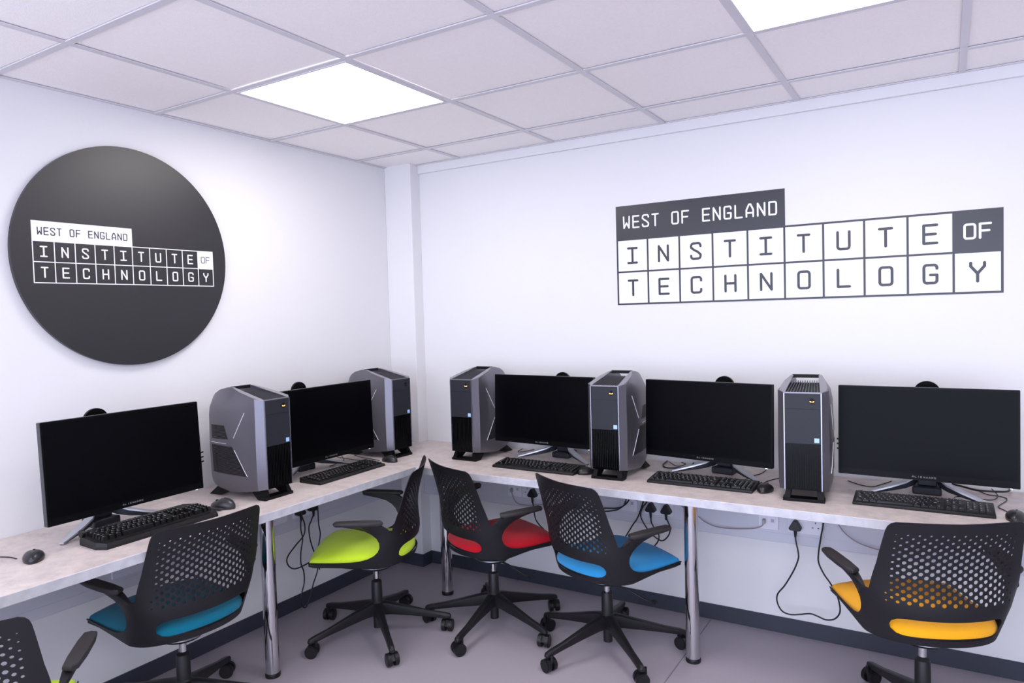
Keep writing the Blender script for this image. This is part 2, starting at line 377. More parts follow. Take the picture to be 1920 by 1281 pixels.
# ================================================================ MONITORS
MW, MH = .5737, .3405
def monitor(loc, rz, tilt, label, k=1):
    """origin: on the worktop below the middle of the screen's lower front edge; the screen faces -y"""
    t = thing('monitor', label, 'monitor', (loc[0], loc[1], HD), rz, 'widescreen monitors on the worktops')
    zb = loc[2]-HD; MW, MH = .5737*k, .3405*k
    T = Matrix.Translation((0, 0, zb)) @ Matrix.Rotation(-tilt, 4, 'X')
    def tb(bm):
        for v in bm.verts: v.co = T @ v.co
        return bm
    bm = bmesh.new(); prism(bm, rrect(MW, MH, .003, 3, 0, MH/2), .0015, .022, 'y')
    ring_loft(bm, [[(p[0], .022, p[1]) for p in rrect(MW*.72, MH*.66, .02, 4, 0, MH*.5)], [(p[0], .05, p[1]) for p in rrect(MW*.55, MH*.45, .02, 4, 0, MH*.5)]])
    sh = obj('shell', tb(bm), SHELLD, t)
    bm = bmesh.new(); prism(bm, rrect(MW-.001, MH-.001, .0025, 3, 0, MH/2), 0, .0015, 'y'); obj('bezel', tb(bm), BEZEL, t)
    bm = bmesh.new(); box(bm, -MW/2+.006, MW/2-.006, -.0006, .0004, .024, MH-.006); obj('screen', tb(bm), SCREEN, t)
    bm = bmesh.new(); P = lambda a, b, d: (a, -d, b)
    for k, c in enumerate('ALiENWARE'): glyph(bm, c, -.038+k*.0088, .0095, .0058, .0062, .0011, P, 0, .0006)
    obj('lettering', tb(bm), mat('bezel_print', (120, 122, 128), .4), t)
    bm = bmesh.new(); box(bm, MW/2-.03, MW/2-.022, .006, .012, -.0025, .0005); obj('power_light', tb(bm), mat('power_white', (235, 240, 255), .3, emit=(.8, .9, 1), estr=1.5), t)
    # stand: foot block, two silver blades, column, round cap, mounting arm
    bm = bmesh.new(); prism(bm, [(-.05, .165), (.05, .165), (.04, .27), (-.04, .27)], 0, .03)
    hub = obj('stand_base', bm, STANDD, t, bevel=.006)
    for s in (-1, 1):
        A = [Vector((s*.205, .088, 0)), Vector((s*.165, .107, .012)), Vector((s*.12, .128, .026)), Vector((s*.075, .153, .042)), Vector((s*.048, .182, .058)), Vector((s*.036, .215, .075))]
        rings = []; low = []
        for i, p in enumerate(A):
            d = (A[min(i+1, 5)]-A[max(i-1, 0)]); d.z = 0; d.normalize(); n = Vector((-d.y, d.x, 0))*(.009+.007*math.sin(i/5*3.1))
            rings.append([p-n+Vector((0, 0, .003)), p+n+Vector((0, 0, .003)), p+n*.9+Vector((0, 0, .009)), p-n*.9+Vector((0, 0, .009))])
            n2 = n*.55; zl = p.z*.55+.0003; low.append([(p-n2).to_tuple()[:2]+(zl,), (p+n2).to_tuple()[:2]+(zl,), p+n2+Vector((0, 0, .004)), p-n2+Vector((0, 0, .004))])
        bm = bmesh.new(); ring_loft(bm, rings); lg = obj('stand_leg', bm, SILV, t, smooth=50)
        bm = bmesh.new(); ring_loft(bm, low); obj('leg_web', bm, STANDD, lg, smooth=50)
    bm = bmesh.new(); prism(bm, [(-.033, .19), (.033, .19), (.026, .235), (-.026, .235)], .03, .40); obj('stand_column', bm, STANDD, t, bevel=.004)
    bm = bmesh.new(); cyl(bm, (0, .205, .391), (0, .217, .391), .046, 40); obj('stand_cap', bm, BEZEL, t, smooth=40)
    bm = bmesh.new(); box(bm, -.04, .04, .03, .195, zb+MH*.42, zb+MH*.42+.07); obj('mounting_arm', bm, STANDD, t)
    return t
MON = [((.3646, -1.901, .8381), 1.5945, .049, 'switched-off widescreen monitor nearest the round sign end, above the mechanical keyboard'),
 ((.332, -.909, .8183), 1.5678, .026, 'switched-off widescreen monitor between the two computer towers on the left worktop', 1.03),
 ((1.1586, -.3176, .8393), -.0727, .040, 'switched-off widescreen monitor between the corner tower and the tower behind the blue chair'),
 ((1.969, -.336, .8328), -.1544, .033, 'switched-off widescreen monitor below the left end of the letter grid sign'),
 ((2.7792, -.3643, .8354), -.0336, .0555, 'switched-off widescreen monitor with a bluish sheen at the right end of the worktop')]
for a in MON: monitor(*a)

# ================================================================ COMPUTER TOWERS
YS = [0, .012, .029, .06, .1, .137, .17, .2, .24, .286, .318, .333]
def interp(x, X, Y):
    if x <= X[0]: return Y[0]
    for a, b, c, d in zip(X, X[1:], Y, Y[1:]):
        if x <= b: return c+(d-c)*(x-a)/(b-a)
    return Y[-1]
ztop = lambda y: interp(y, [0, .022, .137, .2, .24, .286, .33, .335], [.415, .421, .447, .462, .462, .452, .430, .416])
zbot = lambda y: interp(y, [0, .02, .08, .193, .311, .335], [.047, .044, .034, .022, .038, .055])
wbody = lambda y: interp(y, [0, .029, .1, .2, .28, .335], [.0665, .091, .098, .101, .094, .082])
wtopf = lambda y: interp(y, [0, .029, .137, .2, .286, .335], [.0665, .088, .076, .058, .056, .054])
fltop = lambda y: interp(y, [0, .012, .17, .2, .335], [.4145, .4155, .437, .428, .415])
wcav = lambda y: interp(y, [0, .17, .24, .335], [.0615, .049, .045, .045])
def wside(y, z):
    zt, zb = ztop(y), zbot(y)
    f = (z-zb)/(zt-zb); w0 = wbody(y)
    prof = interp(f, [0, .06, .45, .86, 1.0], [.87, .96, 1.0, .955, wtopf(y)/w0]) if y > .01 else 1
    if y <= .01: prof = 1
    elif y < .03: prof = 1+(prof-1)*.4
    return w0*prof
def tower(loc, rz, label, lit=True):
    t = thing('computer_tower', label, 'computer tower', loc, rz, 'grey computer towers on the worktops')
    # casing: cross-sections from front to back
    F = [0, .03, .08, .2, .35, .45, .55, .7, .8, .88, .95, 1]
    rings = []
    for y in YS:
        zt, zb = ztop(y), zbot(y)
        ring = [(wside(y, zb+(zt-zb)*f), y, zb+(zt-zb)*f) for f in F]
        if y > .185: ring[-1] = (ring[-1][0], y, zt)
        fl = fltop(y); wi = wcav(y)
        ring += [(wi, y, zt), (wi, y, fl), (-wi, y, fl), (-wi, y, zt)]
        ring += [(-a, b, c) for a, b, c in ring[:len(F)][::-1]]
        rings.append(ring)
    bm = bmesh.new(); ring_loft(bm, rings); obj('casing', bm, TBODY, t, smooth=28)
    # carrying handle across the cavity, and the sloped top vent
    bm = bmesh.new(); prism(bm, [(.214, .4525), (.238, .4525), (.246, .460), (.216, .4665)], -.050, .050, 'x'); obj('handle', bm, TBLACK, t)
    bm = bmesh.new(); rr = []
    for y in (.003, .022, .06, .1, .137, .17):
        wv = wcav(y)-.0006; z = fltop(y)
        rr.append([(-wv, y, z-.002), (wv, y, z-.002), (wv, y, z+.0008), (-wv, y, z+.0008)])
    ring_loft(bm, rr); tv = obj('top_vent', bm, TBLACK, t)
    bm = bmesh.new()
    for k in range(11):
        g = -1+2*(k+.5)/11; rr = []
        for y in (.006, .022, .06, .1, .137, .168):
            wv = wcav(y)-.003; z = fltop(y)+(ztop(y)-fltop(y))*.45; x = g*wv
            rr.append([(x-.0013, y, z-.003), (x+.0013, y, z-.003), (x+.0013, y, z+.0022), (x-.0013, y, z+.0022)])
        ring_loft(bm, rr)
    obj('slats', bm, mat('vent_slat', (78, 77, 82), .45, .5), tv)
    # pale frame around the sloped top
    bm = bmesh.new()
    for s in (-1, 1):
        rr = []
        for y in (.001, .022, .06, .1, .137, .17, .2, .236):
            wv = wcav(y); z = ztop(y); wo = wtopf(y)-.001 if y > .02 else .066+.0*y
            rr.append([(s*wv, y, z-.001), (s*wo, y, z-.001), (s*wo, y, z+.0016), (s*wv, y, z+.0016)])
        ring_loft(bm, rr)
    box(bm, -.0625, .0625, .0, .005, .414, .418); obj('top_frame', bm, TTOP, t)
    # front
    fr = obj('front_panel', boxbm(-.063, .063, -.003, .002, .224, .413), TFRONT, t)
    obj('panel_seam', boxbm(-.063, .063, -.0034, -.0029, .3545, .3555), TBLACK, fr)
    bm = boxbm(-.063, .063, -.0025, .002, .047, .224)
    lo = obj('lower_grille', bm, TGLOSS, t)
    bm = bmesh.new()
    for k in range(15):
        x = -.058+k*.116/14; box(bm, x-.0010, x+.0010, -.0036, -.0024, .054, .219)
    obj('ribs', bm, TBLACK, lo)
    for s in (-1, 1):
        obj('edge_strip', boxbm(s*.065-.0018, s*.065+.0018, -.0045, .003, .047, .415), TEDGE, t)
    # round-browed emblem with two slanted eyes
    bm = bmesh.new()
    e = [(.0085*math.cos(a)*(1 if math.sin(a) > 0 else (1-.45*abs(math.sin(a)))), .0115*math.sin(a)) for a in [2*math.pi*k/20 for k in range(20)]]
    prism(bm, [(.033+p[0], .385+p[1]) for p in e], -.0045, -.003, 'y'); em = obj('emblem', bm, TBLACK, t)
    bm = bmesh.new()
    for s in (-1, 1):
        a = R(35)*s; pts = []
        for k in range(12):
            th = 2*math.pi*k/12; px, py = .0038*math.cos(th), .0017*math.sin(th)
            pts.append((.033+s*.0046+px*math.cos(a)-py*math.sin(a), .3835+px*math.sin(a)+py*math.cos(a)))
        prism(bm, pts, -.0052, -.0045, 'y')
    obj('eyes', bm, LED if lit else TFRONT, em)
    bm = boxbm(.040, .057, -.0036, -.003, .229, .246); obj('sticker', bm, STICK, t)
    # sides: louvred vents and thin bright lines
    for s in (-1, 1):
        def onside(y, z, d): return (s*(wside(y, z)+d), y, z)
        def patch(quad, d0, d1, n=6):
            bm = bmesh.new(); (y0, z0), (y1, z1), (y2, z2), (y3, z3) = quad   # top back, top front, bottom front, bottom back
            for dd in (d0, d1):
                g = [[bm.verts.new(onside((y0*(1-u)+y1*u)*(1-v)+(y3*(1-u)+y2*u)*v, (z0*(1-u)+z1*u)*(1-v)+(z3*(1-u)+z2*u)*v, dd)) for u in [k/n for k in range(n+1)]] for v in [k/n for k in range(n+1)]]
                for i in range(n):
                    for j in range(n): bm.faces.new((g[i][j], g[i+1][j], g[i+1][j+1], g[i][j+1]))
            return bm
        def louvres(quad, n):
            bm = bmesh.new(); (y0, z0), (y1, z1), (y2, z2), (y3, z3) = quad
            for k in range(n):
                v = (k+.5)/n; ya, yb = y0+(y3-y0)*v, y1+(y2-y1)*v; za, zb_ = z0+(z3-z0)*v, z1+(z2-z1)*v
                rr = []
                for u in (0, .25, .5, .75, 1):
                    y = ya+(yb-ya)*u; z = za+(zb_-za)*u
                    rr.append([onside(y, z-.0009, .0005), onside(y, z+.0009, .0005), onside(y, z+.0003, .0020), onside(y, z-.0012, .0020)])
                ring_loft(bm, rr)
            return bm
        for qd, nl in (([(.312, .306), (.216, .306), (.19, .249), (.307, .246)], 11), ([(.311, .222), (.166, .219), (.088, .098), (.307, .102)], 22)):
            vt = obj('side_vent', patch(qd, .0003, .0010), TBLACK, t)
            obj('slats', louvres(qd, nl), mat('vent_slat', (78, 77, 82), .45, .5), vt)
        bm = bmesh.new()
        for (a, b) in (((.088, .365), (.155, .257)), ((.153, .207), (.084, .099)), ((.319, .231), (.2, .231))):
            rr = []; dy, dz = b[0]-a[0], b[1]-a[1]; L = math.hypot(dy, dz); ny, nz = -dz/L*.0008, dy/L*.0008
            for k in range(7):
                y, z = a[0]+dy*k/6, a[1]+dz*k/6
                rr.append([onside(y-ny, z-nz, 0), onside(y+ny, z+nz, 0), onside(y+ny, z+nz, .0016), onside(y-ny, z-nz, .0016)])
            ring_loft(bm, rr)
        obj('accent_lines', bm, SIGNW, t)
    # feet
    bm = bmesh.new()
    box(bm, -.074, .074, .004, .05, 0, .012)
    for s in (-1, 1):
        ring_loft(bm, [[(s*.074, .004, .0), (s*.074, .05, 0), (s*.062, .11, .036), (s*.062, .02, .047)], [(s*.05, .004, .0), (s*.05, .05, 0), (s*.045, .11, .036), (s*.045, .02, .047)]])
    obj('front_foot', bm, TBLACK, t)
    for s in (-1, 1):
        bm = bmesh.new(); ring_loft(bm, [[(s*.085, .345, 0), (s*.085, .27, .004), (s*.07, .215, .024), (s*.07, .3, .04)], [(s*.055, .345, 0), (s*.055, .27, .004), (s*.045, .215, .024), (s*.045, .3, .04)]])
        obj('rear_foot', bm, TBLACK, t)
    return t
TW = [((.462, -1.331, HD), 1.591, 'grey computer tower in front of the round sign end, side vents facing the camera'),
 ((.391, -.456, HD), 1.502, 'grey computer tower with unlit emblem in the corner of the left worktop'),
 ((.746, -.406, HD), 0, 'grey computer tower nearest the corner on the right worktop'),
 ((1.573, -.483, HD), .031, 'grey computer tower on the right worktop behind the blue chair'),
 ((2.389, -.501, HD), .091, 'grey computer tower seen square on below the letter grid sign')]
tower(*TW[0]); tower(*TW[1], lit=False); tower(*TW[2])
_t3 = [o for o in COL.objects if o.name == 'computer_tower.002'][0]
dup(_t3, *TW[3]); dup(_t3, *TW[4])

# ================================================================ KEYBOARDS AND MICE
def key_rows(x0, x1, y0, y1):
    """(x, y, w, d) of every keycap of a full-size board"""
    W_, D_ = x1-x0, y1-y0; u = W_/22.6; v = D_/6.4; K = []
    def row(r, xs_, ws):
        yy = y0+r*v+(v*.35 if r == 5 else 0)
        for a, b in zip(xs_, ws): K.append((x0+a*u, yy, b*u, v))
    def seq(start, ws):
        xs_ = []; a = start
        for w_ in ws: xs_.append(a); a += w_
        return xs_, ws
    for r, ws in ((0, [1.25]*3+[6.25]+[1.25]*4), (1, [2.25]+[1]*10+[2.75]), (2, [1.75]+[1]*11+[2.25]), (3, [1.5]+[1]*12+[1.5]), (4, [1]*13+[2])): row(r, *seq(0, ws))
    row(5, [0, 2, 3, 4, 5, 6.5, 7.5, 8.5, 9.5, 11, 12, 13, 14], [1]*13)
    row(5, [15.25, 16.25, 17.25], [1]*3); row(4, [15.25, 16.25, 17.25], [1]*3); row(3, [15.25, 16.25, 17.25], [1]*3); row(1, [16.25], [1]); row(0, [15.25, 16.25, 17.25], [1]*3)
    for r in (1, 2, 3, 4): row(r, [18.5, 19.5, 20.5, 21.5], [1]*4)
    row(0, [18.5, 20.5, 21.5], [2, 1, 1]); return K
def keyboard(x, y, rz, label, L=.442, D=.132, hb=.024, hf=.012, cap=.0055, gap=.0016, mech=False):
    t = thing('keyboard', label, 'keyboard', (x, y, HD), rz, None if mech else 'slim black keyboards')
    bm = bmesh.new()
    if not mech:
        prism(bm, [(0, 0), (D, 0), (D, hb), (D-.008, hb), (.004, hf), (0, hf-.003)], -L/2, L/2, 'x'); obj('body', bm, KEYB, t, bevel=.0025)
        kx0, kx1, ky0, ky1 = -L/2+.008, L/2-.008, .012, D-.012
    else:
        pts = [(-L/2+.012, 0), (L/2-.012, 0), (L/2, .03), (L/2, D-.03), (L/2-.03, D), (-L/2+.045, D), (-L/2, D-.045), (-L/2-.006, .035)]
        top = [(a*.985, .004+b*.965, hf+(hb-hf)*b/D) for a, b in pts]
        ring_loft(bm, [[(a, b, 0) for a, b in pts], [(a, b, .008+(hb-hf)*b/D) for a, b in pts], top]); obj('body', bm, KEYB, t)
        kx0, kx1, ky0, ky1 = -L/2+.014, L/2-.014, .028, D-.045
    sl = (hb-hf)/D
    bm = bmesh.new(); lg = bmesh.new()
    for (a, b, w_, d_) in key_rows(kx0, kx1, ky0, ky1):
        z = hf+sl*(b+d_/2)
        g = gap; tp = .0022 if mech else .0008
        z0 = z-.001; z1 = z+cap
        ring_loft(bm, [[(a+g, b+g, z0), (a+w_-g, b+g, z0), (a+w_-g, b+d_-g, z0), (a+g, b+d_-g, z0)], [(a+g+tp, b+g+tp, z1), (a+w_-g-tp, b+g+tp, z1), (a+w_-g-tp, b+d_-g-tp, z1+sl*d_), (a+g+tp, b+d_-g-tp, z1+sl*d_)]])
        if w_ < (kx1-kx0)/10:
            zz = z1+sl*d_*.7+.0001; box(lg, a+w_*.28, a+w_*.45, b+d_*.52, b+d_*.74, zz-.001, zz+.0002)
    ks = obj('keys', bm, KEYC, t); obj('key_lettering', lg, LEGEND, ks)
    if mech:
        bm = bmesh.new(); cyl(bm, (-L/2-.002, D-.055, .040), (-L/2+.010, D-.055, .040), .013, 20); obj('volume_wheel', bm, KEYC, t, smooth=40)
        bm = bmesh.new(); box(bm, -L/2+.05, L/2-.04, .006, .018, hf+.001, hf+.004); obj('front_rail', bm, KEYC, t)
    return t
keyboard(.474, -1.848, R(91.5), 'thick black mechanical keyboard with raised keys under the leftmost monitor', L=.452, D=.185, hb=.032, hf=.02, cap=.0135, gap=.0026, mech=True)
k0 = keyboard(.458, -.8875, R(91.2), 'slim black keyboard on the left worktop in front of the lime chair')
for x, y, a, lb in ((1.185, -.474, -.6, 'slim black keyboard on the right worktop behind the red chair'), (1.969, -.455, -.5, 'slim black keyboard below the monitor nearest the chrome leg beside the blue chair'), (2.772, -.452, .5, 'slim black keyboard behind the yellow chair, below the bluish monitor')):
    dup(k0, (x, y, HD), R(a), lb)
def mouse(x, y, rz, label, big=False):
    t = thing('mouse', label, 'computer mouse', (x, y, HD), rz, None if big else 'small black mice')
    L, W_, h = (.125, .068, .041) if big else (.112, .06, .034)
    bm = bmesh.new(); n, mm = 28, 9; rings = []
    for j in range(mm+1):
        f = j/mm*.985; e = math.sqrt(max(0, 1-f**2.4)); ring = []
        for i in range(n):
            a = 2*math.pi*i/n; cx, sy = math.cos(a), math.sin(a)
            w_ = W_/2*(1-.10*math.cos(2*a)*0-.12*sy*sy)*(1+.06*cx*cx)
            y_ = sy*L/2*e; hh = h*f*(1-.28*max(0, sy))
            ring.append((cx*w_*(.93+.07*min(1, f*3))*e, y_-.004*f, hh))
        rings.append(ring)
    ring_loft(bm, rings); bd = obj('body', bm, mat('mouse_black', (30, 30, 33), .3) if not big else mat('mouse_grey', (48, 47, 50), .32), t, smooth=50)
    bm = bmesh.new(); cyl(bm, (-.003, L*.25, h*.60), (.003, L*.25, h*.60), .006, 16); obj('scroll_wheel', bm, WHEEL, t, smooth=40)
    if big:
        bm = bmesh.new(); prism(bm, [(-.036, -.05), (-.03, .035), (-.045, .01), (-.052, -.03)], .004, .011); obj('thumb_rest', bm, mat('mouse_grey', (48, 47, 50), .32), t, bevel=.002)
        bm = bmesh.new(); cyl(bm, (0, -.042, .022), (0, -.05, .024), .005, 12); obj('logo_light', bm, SIGNW, t)
    return t
mouse(.352, -2.225, R(62), 'small black mouse alone at the left end of the worktop')
mouse(.375, -1.545, R(95), 'large dark grey mouse with thumb rest beside the mechanical keyboard', big=True)
m0 = mouse(.40, -.575, R(80), 'small black mouse at the right end of the keyboard before the unlit tower')
mouse(1.448, -.400, R(-35), 'small black mouse beside the foot of the tower behind the blue chair')
mouse(2.226, -.383, R(-4), 'small black mouse left of the square-on tower, beside a keyboard')
mouse(3.05, -.42, R(-8), 'small black mouse cut off by the right edge of the photo')

# ================================================================ TRUNKING, SOCKETS, PLUGS, CORDS
def trunking(pts_axis, a0, a1, label):
    bm = bmesh.new()
    prof = [(.001, .432), (.048, .432), (.05, .434), (.05, .473), (.0488, .4735), (.0488, .4755), (.05, .476), (.05, .59), (.0488, .5905), (.0488, .5925), (.05, .593), (.05, .64), (.001, .64)]
    if pts_axis == 'x': ring_loft(bm, [[(a, -d, z) for d, z in prof] for a in (a0, a1)])
    else: ring_loft(bm, [[(d, a, z) for d, z in prof] for a in (a0, a1)])
    return tag(obj('cable_trunking', bm, PVC), label, 'cable trunking')
trunking('x', CW+.002, XR-.2, 'white cable trunking under the right worktop')
trunking('y', YB+1.5, -CD-.002, 'white cable trunking under the left worktop')
def faceplate(side, a, kind, label):
    """a: middle of the plate along the wall"""
    nm = 'power_socket' if kind == 'power' else 'network_socket'
    t = thing(nm, label, 'wall socket', (a, -.05, .53) if side == 'x' else (.05, a, .53), 0 if side == 'x' else R(90), 'white socket plates on the trunking')
    W_ = .146 if kind == 'power' else .086
    bm = bmesh.new(); prism(bm, rrect(W_, .086, .004, 3), -.007, 0, 'y')
    for v in bm.verts: v.co = Vector((v.co.x, v.co.y, v.co.z))
    obj('plate', bm, PLATE, t, bevel=.001)
    if kind == 'power':
        for s in (-1, 1):
            bm = bmesh.new(); box(bm, s*.012-.0045, s*.012+.0045, -.0105, -.007, .018, .034); obj('switch', bm, PLATE, t, bevel=.001)
            bm = bmesh.new(); cx = s*.042
            box(bm, cx-.002, cx+.002, -.0074, -.0068, .006, .014); box(bm, cx-.015, cx-.008, -.0074, -.0068, -.014, -.010); box(bm, cx+.008, cx+.015, -.0074, -.0068, -.014, -.010)
            obj('pin_holes', bm, mat('socket_slot', (60, 60, 75), .6), t)
    else:
        for s in (-1, 1):
            bm = bmesh.new(); box(bm, s*.018-.013, s*.018+.013, -.0095, -.007, -.016, .018); jk = obj('jack', bm, PLATE, t, bevel=.001)
            obj('port', boxbm(s*.018-.007, s*.018+.007, -.0099, -.0094, -.009, .006), mat('port_grey', (176, 176, 190), .5), jk)
    return t
for a, k, lb in ((.835, 'net', 'white network socket plate with a grey lead, seen over the red seat'), (.955, 'power', 'white double power socket with one plug between red and blue chairs'),
                 (1.50, 'net', 'white network socket plate behind the back edge of the blue chair'), (1.655, 'power', 'white double power socket holding two plugs above the blue seat'),
                 (2.168, 'net', 'white network socket plate with a grey lead right of the chrome leg'), (2.322, 'power', 'white double power socket with one plug and one free outlet'),):
    faceplate('x', a, k, lb)
for a, k, lb in ((-.845, 'power', 'white double power socket holding two plugs left of the lime chair'), (-1.0, 'net', 'white network socket plate nearest the left chrome leg'), (-1.75, 'power', 'white double power socket on the trunking above the teal seat'), (-1.62, 'net', 'white network socket plate behind the teal chair back')):
    faceplate('y', a, k, lb)
def plug(parent, p, side):
    """British three-pin plug: rounded triangular body with a cord neck below"""
    bm = bmesh.new(); pts = []
    for (x, z, r_) in ((-.0165, -.010, .009), (.0165, -.010, .009), (0, .016, .010)):
        a0 = {-.0165: 150, .0165: 270, 0: 30}[x]
        for k in range(5): pts.append((x+r_*math.cos(R(a0+30*k)), z+r_*math.sin(R(a0+30*k))))
    prism(bm, pts, -.03, 0, 'y')
    rings = [[(math.cos(2*math.pi*k/10)*r_, -.018+math.sin(2*math.pi*k/10)*r_, z) for k in range(10)] for r_, z in ((.009, -.015), (.007, -.026), (.0045, -.05))]
    ring_loft(bm, rings); o = obj('plug', bm, CORD, parent, bevel=.002)
    o.rotation_euler = (0, 0, 0 if side == 'x' else R(90)); o.location = p
def cord(name, label, pts, r=.0034, m=None, plug_at=None, side='x', cat='cable', group=None, jack=None):
    t = thing(name, label, cat, pts[0], 0, group)
    o0 = Vector(pts[0]); bm = bmesh.new(); tube(bm, [Vector(p)-o0 for p in pts], r, 8, 6)
    obj('cord', bm, m or CORD, t, smooth=60)
    if plug_at: plug(t, Vector(plug_at)-o0, side)
    if jack:
        bm = bmesh.new(); box(bm, -.006, .006, -.012, .008, -.008, .010); j = obj('connector', bm, mat('connector', (170, 164, 160), .4), t); j.location = Vector(jack)-o0
G1 = 'black power cords hanging under the worktops'
SP = .0575   # face of the socket plates from the wall
cord('power_cable', 'black power cord with plug, hanging in a heart-shaped loop beside the yellow chair', [(2.284, -.076, .485), (2.288, -.083, .455), (2.298, -.09, .41), (2.297, -.09, .381), (2.278, -.09, .328), (2.241, -.09, .257), (2.21, -.09, .212), (2.207, -.09, .176), (2.225, -.09, .14), (2.258, -.09, .129), (2.299, -.09, .137), (2.344, -.09, .149), (2.376, -.09, .143), (2.407, -.09, .135), (2.442, -.09, .147), (2.462, -.09, .182), (2.456, -.09, .234), (2.441, -.09, .269), (2.424, -.09, .3), (2.4, -.09, .334), (2.38, -.09, .38), (2.38, -.09, .423), (2.39, -.09, .492), (2.4, -.09, .556), (2.405, -.088, .66)], plug_at=(2.284, -SP, .522), cat='power cord', group=G1)
cord('power_cable', 'black power cord from the left one of two plugs above the blue seat', [(1.622, -.076, .485), (1.632, -.1, .46), (1.649, -.1, .43), (1.668, -.1, .405), (1.665, -.1, .375), (1.647, -.1, .347), (1.615, -.1, .31), (1.59, -.1, .27)], plug_at=(1.62, -SP, .522), cat='power cord', group=G1)
cord('power_cable', 'black power cord looping up from the right one of two plugs above the blue seat', [(1.698, -.076, .485), (1.714, -.09, .465), (1.723, -.09, .44), (1.714, -.09, .405), (1.689, -.09, .377), (1.664, -.085, .374), (1.624, -.09, .402), (1.589, -.09, .447), (1.574, -.09, .485), (1.586, -.09, .525), (1.609, -.09, .56), (1.64, -.09, .66)], plug_at=(1.698, -SP, .522), cat='power cord', group=G1)
cord('power_cable', 'black cord hanging straight down behind the right side of the blue chair back', [(1.61, -.078, .66), (1.585, -.08, .55), (1.555, -.08, .469), (1.527, -.08, .426), (1.497, -.08, .377), (1.472, -.08, .338), (1.45, -.08, .29)], cat='power cord', group=G1)
cord('power_cable', 'upper of two black cords sagging behind the blue chair back', [(1.53, -.07, .66), (1.514, -.08, .56), (1.482, -.08, .518), (1.439, -.08, .50), (1.368, -.08, .492), (1.301, -.08, .478), (1.2, -.07, .47)], cat='power cord', group=G1)
cord('power_cable', 'lower of two black cords sagging behind the blue chair back', [(1.51, -.095, .66), (1.50, -.095, .547), (1.465, -.095, .505), (1.42, -.095, .488), (1.365, -.095, .478), (1.3, -.095, .463), (1.2, -.09, .45)], cat='power cord', group=G1)
cord('power_cable', 'black power cord with plug hanging beside the red seat', [(.955, -.076, .485), (.966, -.085, .455), (.973, -.09, .425), (.981, -.09, .388), (1.004, -.09, .359), (1.034, -.09, .336), (1.07, -.09, .30)], plug_at=(.955, -SP, .52), cat='power cord', group=G1)
cord('power_cable', 'black power cord hanging from the left plug to the skirting near the lime chair', [(.076, -.886, .485), (.085, -.898, .46), (.09, -.902, .43), (.09, -.894, .384), (.09, -.908, .325), (.09, -.911, .266), (.09, -.895, .219), (.09, -.895, .163), (.09, -.913, .115), (.09, -.919, .066), (.09, -.896, .036), (.09, -.867, .064), (.09, -.835, .139), (.09, -.807, .19), (.09, -.802, .232), (.085, -.80, .3)], plug_at=(SP, -.886, .522), side='y', cat='power cord', group=G1)
cord('power_cable', 'black cord in a wide loop below the left plug left of the lime chair', [(.10, -.915, .66), (.11, -.913, .523), (.11, -.895, .463), (.11, -.903, .411), (.11, -.955, .376), (.11, -1.009, .334), (.11, -1.011, .298), (.11, -.982, .267), (.11, -.94, .258), (.11, -.87, .263), (.11, -.831, .261), (.11, -.79, .27)], cat='power cord', group=G1)
cord('power_cable', 'black power cord from the right plug down behind the tip of the lime seat', [(.076, -.803, .485), (.09, -.835, .46), (.098, -.858, .431), (.10, -.852, .363), (.10, -.825, .286), (.10, -.812, .261), (.10, -.80, .2)], plug_at=(SP, -.803, .524), side='y', cat='power cord', group=G1)
cord('power_cable', 'short black cord bowing out beside the right plug near the lime seat', [(.08, -.85, .66), (.094, -.80, .56), (.094, -.79, .5), (.09, -.785, .434), (.085, -.772, .381), (.08, -.775, .339), (.08, -.785, .309), (.08, -.79, .27)], cat='power cord', group=G1)
G2 = 'thin grey network leads along the trunking'
cord('network_lead', 'thin grey lead sagging from the chrome leg to the network socket', [(1.76, -.07, .56), (1.811, -.07, .521), (1.848, -.07, .51), (1.884, -.07, .488), (1.936, -.07, .471), (2.012, -.07, .472), (2.097, -.07, .484), (2.136, -.07, .498), (2.15, -.066, .515)], .0024, CORDG, cat='cable', group=G2, jack=(2.15, -.066, .522))
cord('network_lead', 'thin grey lead drooping towards the yellow chair back', [(2.43, -.07, .62), (2.457, -.08, .556), (2.491, -.08, .513), (2.542, -.08, .483), (2.624, -.08, .465), (2.685, -.08, .463), (2.78, -.075, .5)], .0024, CORDG, cat='cable', group=G2)
cord('network_lead', 'thin grey lead hanging behind the red chair arm', [(.82, -.066, .515), (.831, -.072, .487), (.852, -.07, .457), (.902, -.068, .449), (1.008, -.068, .464), (1.069, -.068, .482), (1.15, -.068, .53)], .0024, CORDG, cat='cable', group=G2, jack=(.82, -.066, .52))
# leads lying on the worktops
Z = HD+.0026
def desk(name, label, pts, r=.0019, lift=0):
    P = [(x, min(y, -.012), Z+(0 if isinstance(lift, int) else lift)) for x, y in pts]
    bm = bmesh.new(); o0 = Vector(P[0]); tube(bm, [Vector(p)-o0 for p in P], r, 6, 5); o = obj(name, bm, CORD, smooth=60); o.location = o0
    tag(o, label, 'cable', 'thin black leads lying on the worktops')
desk('mouse_lead', 'thin black mouse lead winding down the right end of the worktop', [(2.936, -.03), (2.955, -.056), (2.982, -.105), (3.0, -.112), (3.036, -.13), (3.037, -.181), (3.008, -.277), (3.021, -.32), (3.04, -.364)])
desk('keyboard_lead', 'thin black lead curving out behind the square-on tower', [(2.497, -.085), (2.543, -.133), (2.592, -.153), (2.627, -.086), (2.655, -.02)])
desk('keyboard_lead', 'thin black lead in a loop over the right stand leg of the bluish monitor', [(2.872, -.25), (2.881, -.205), (2.93, -.191), (2.972, -.211), (3.001, -.191), (3.014, -.118), (3.0, -.02)], lift=.004)
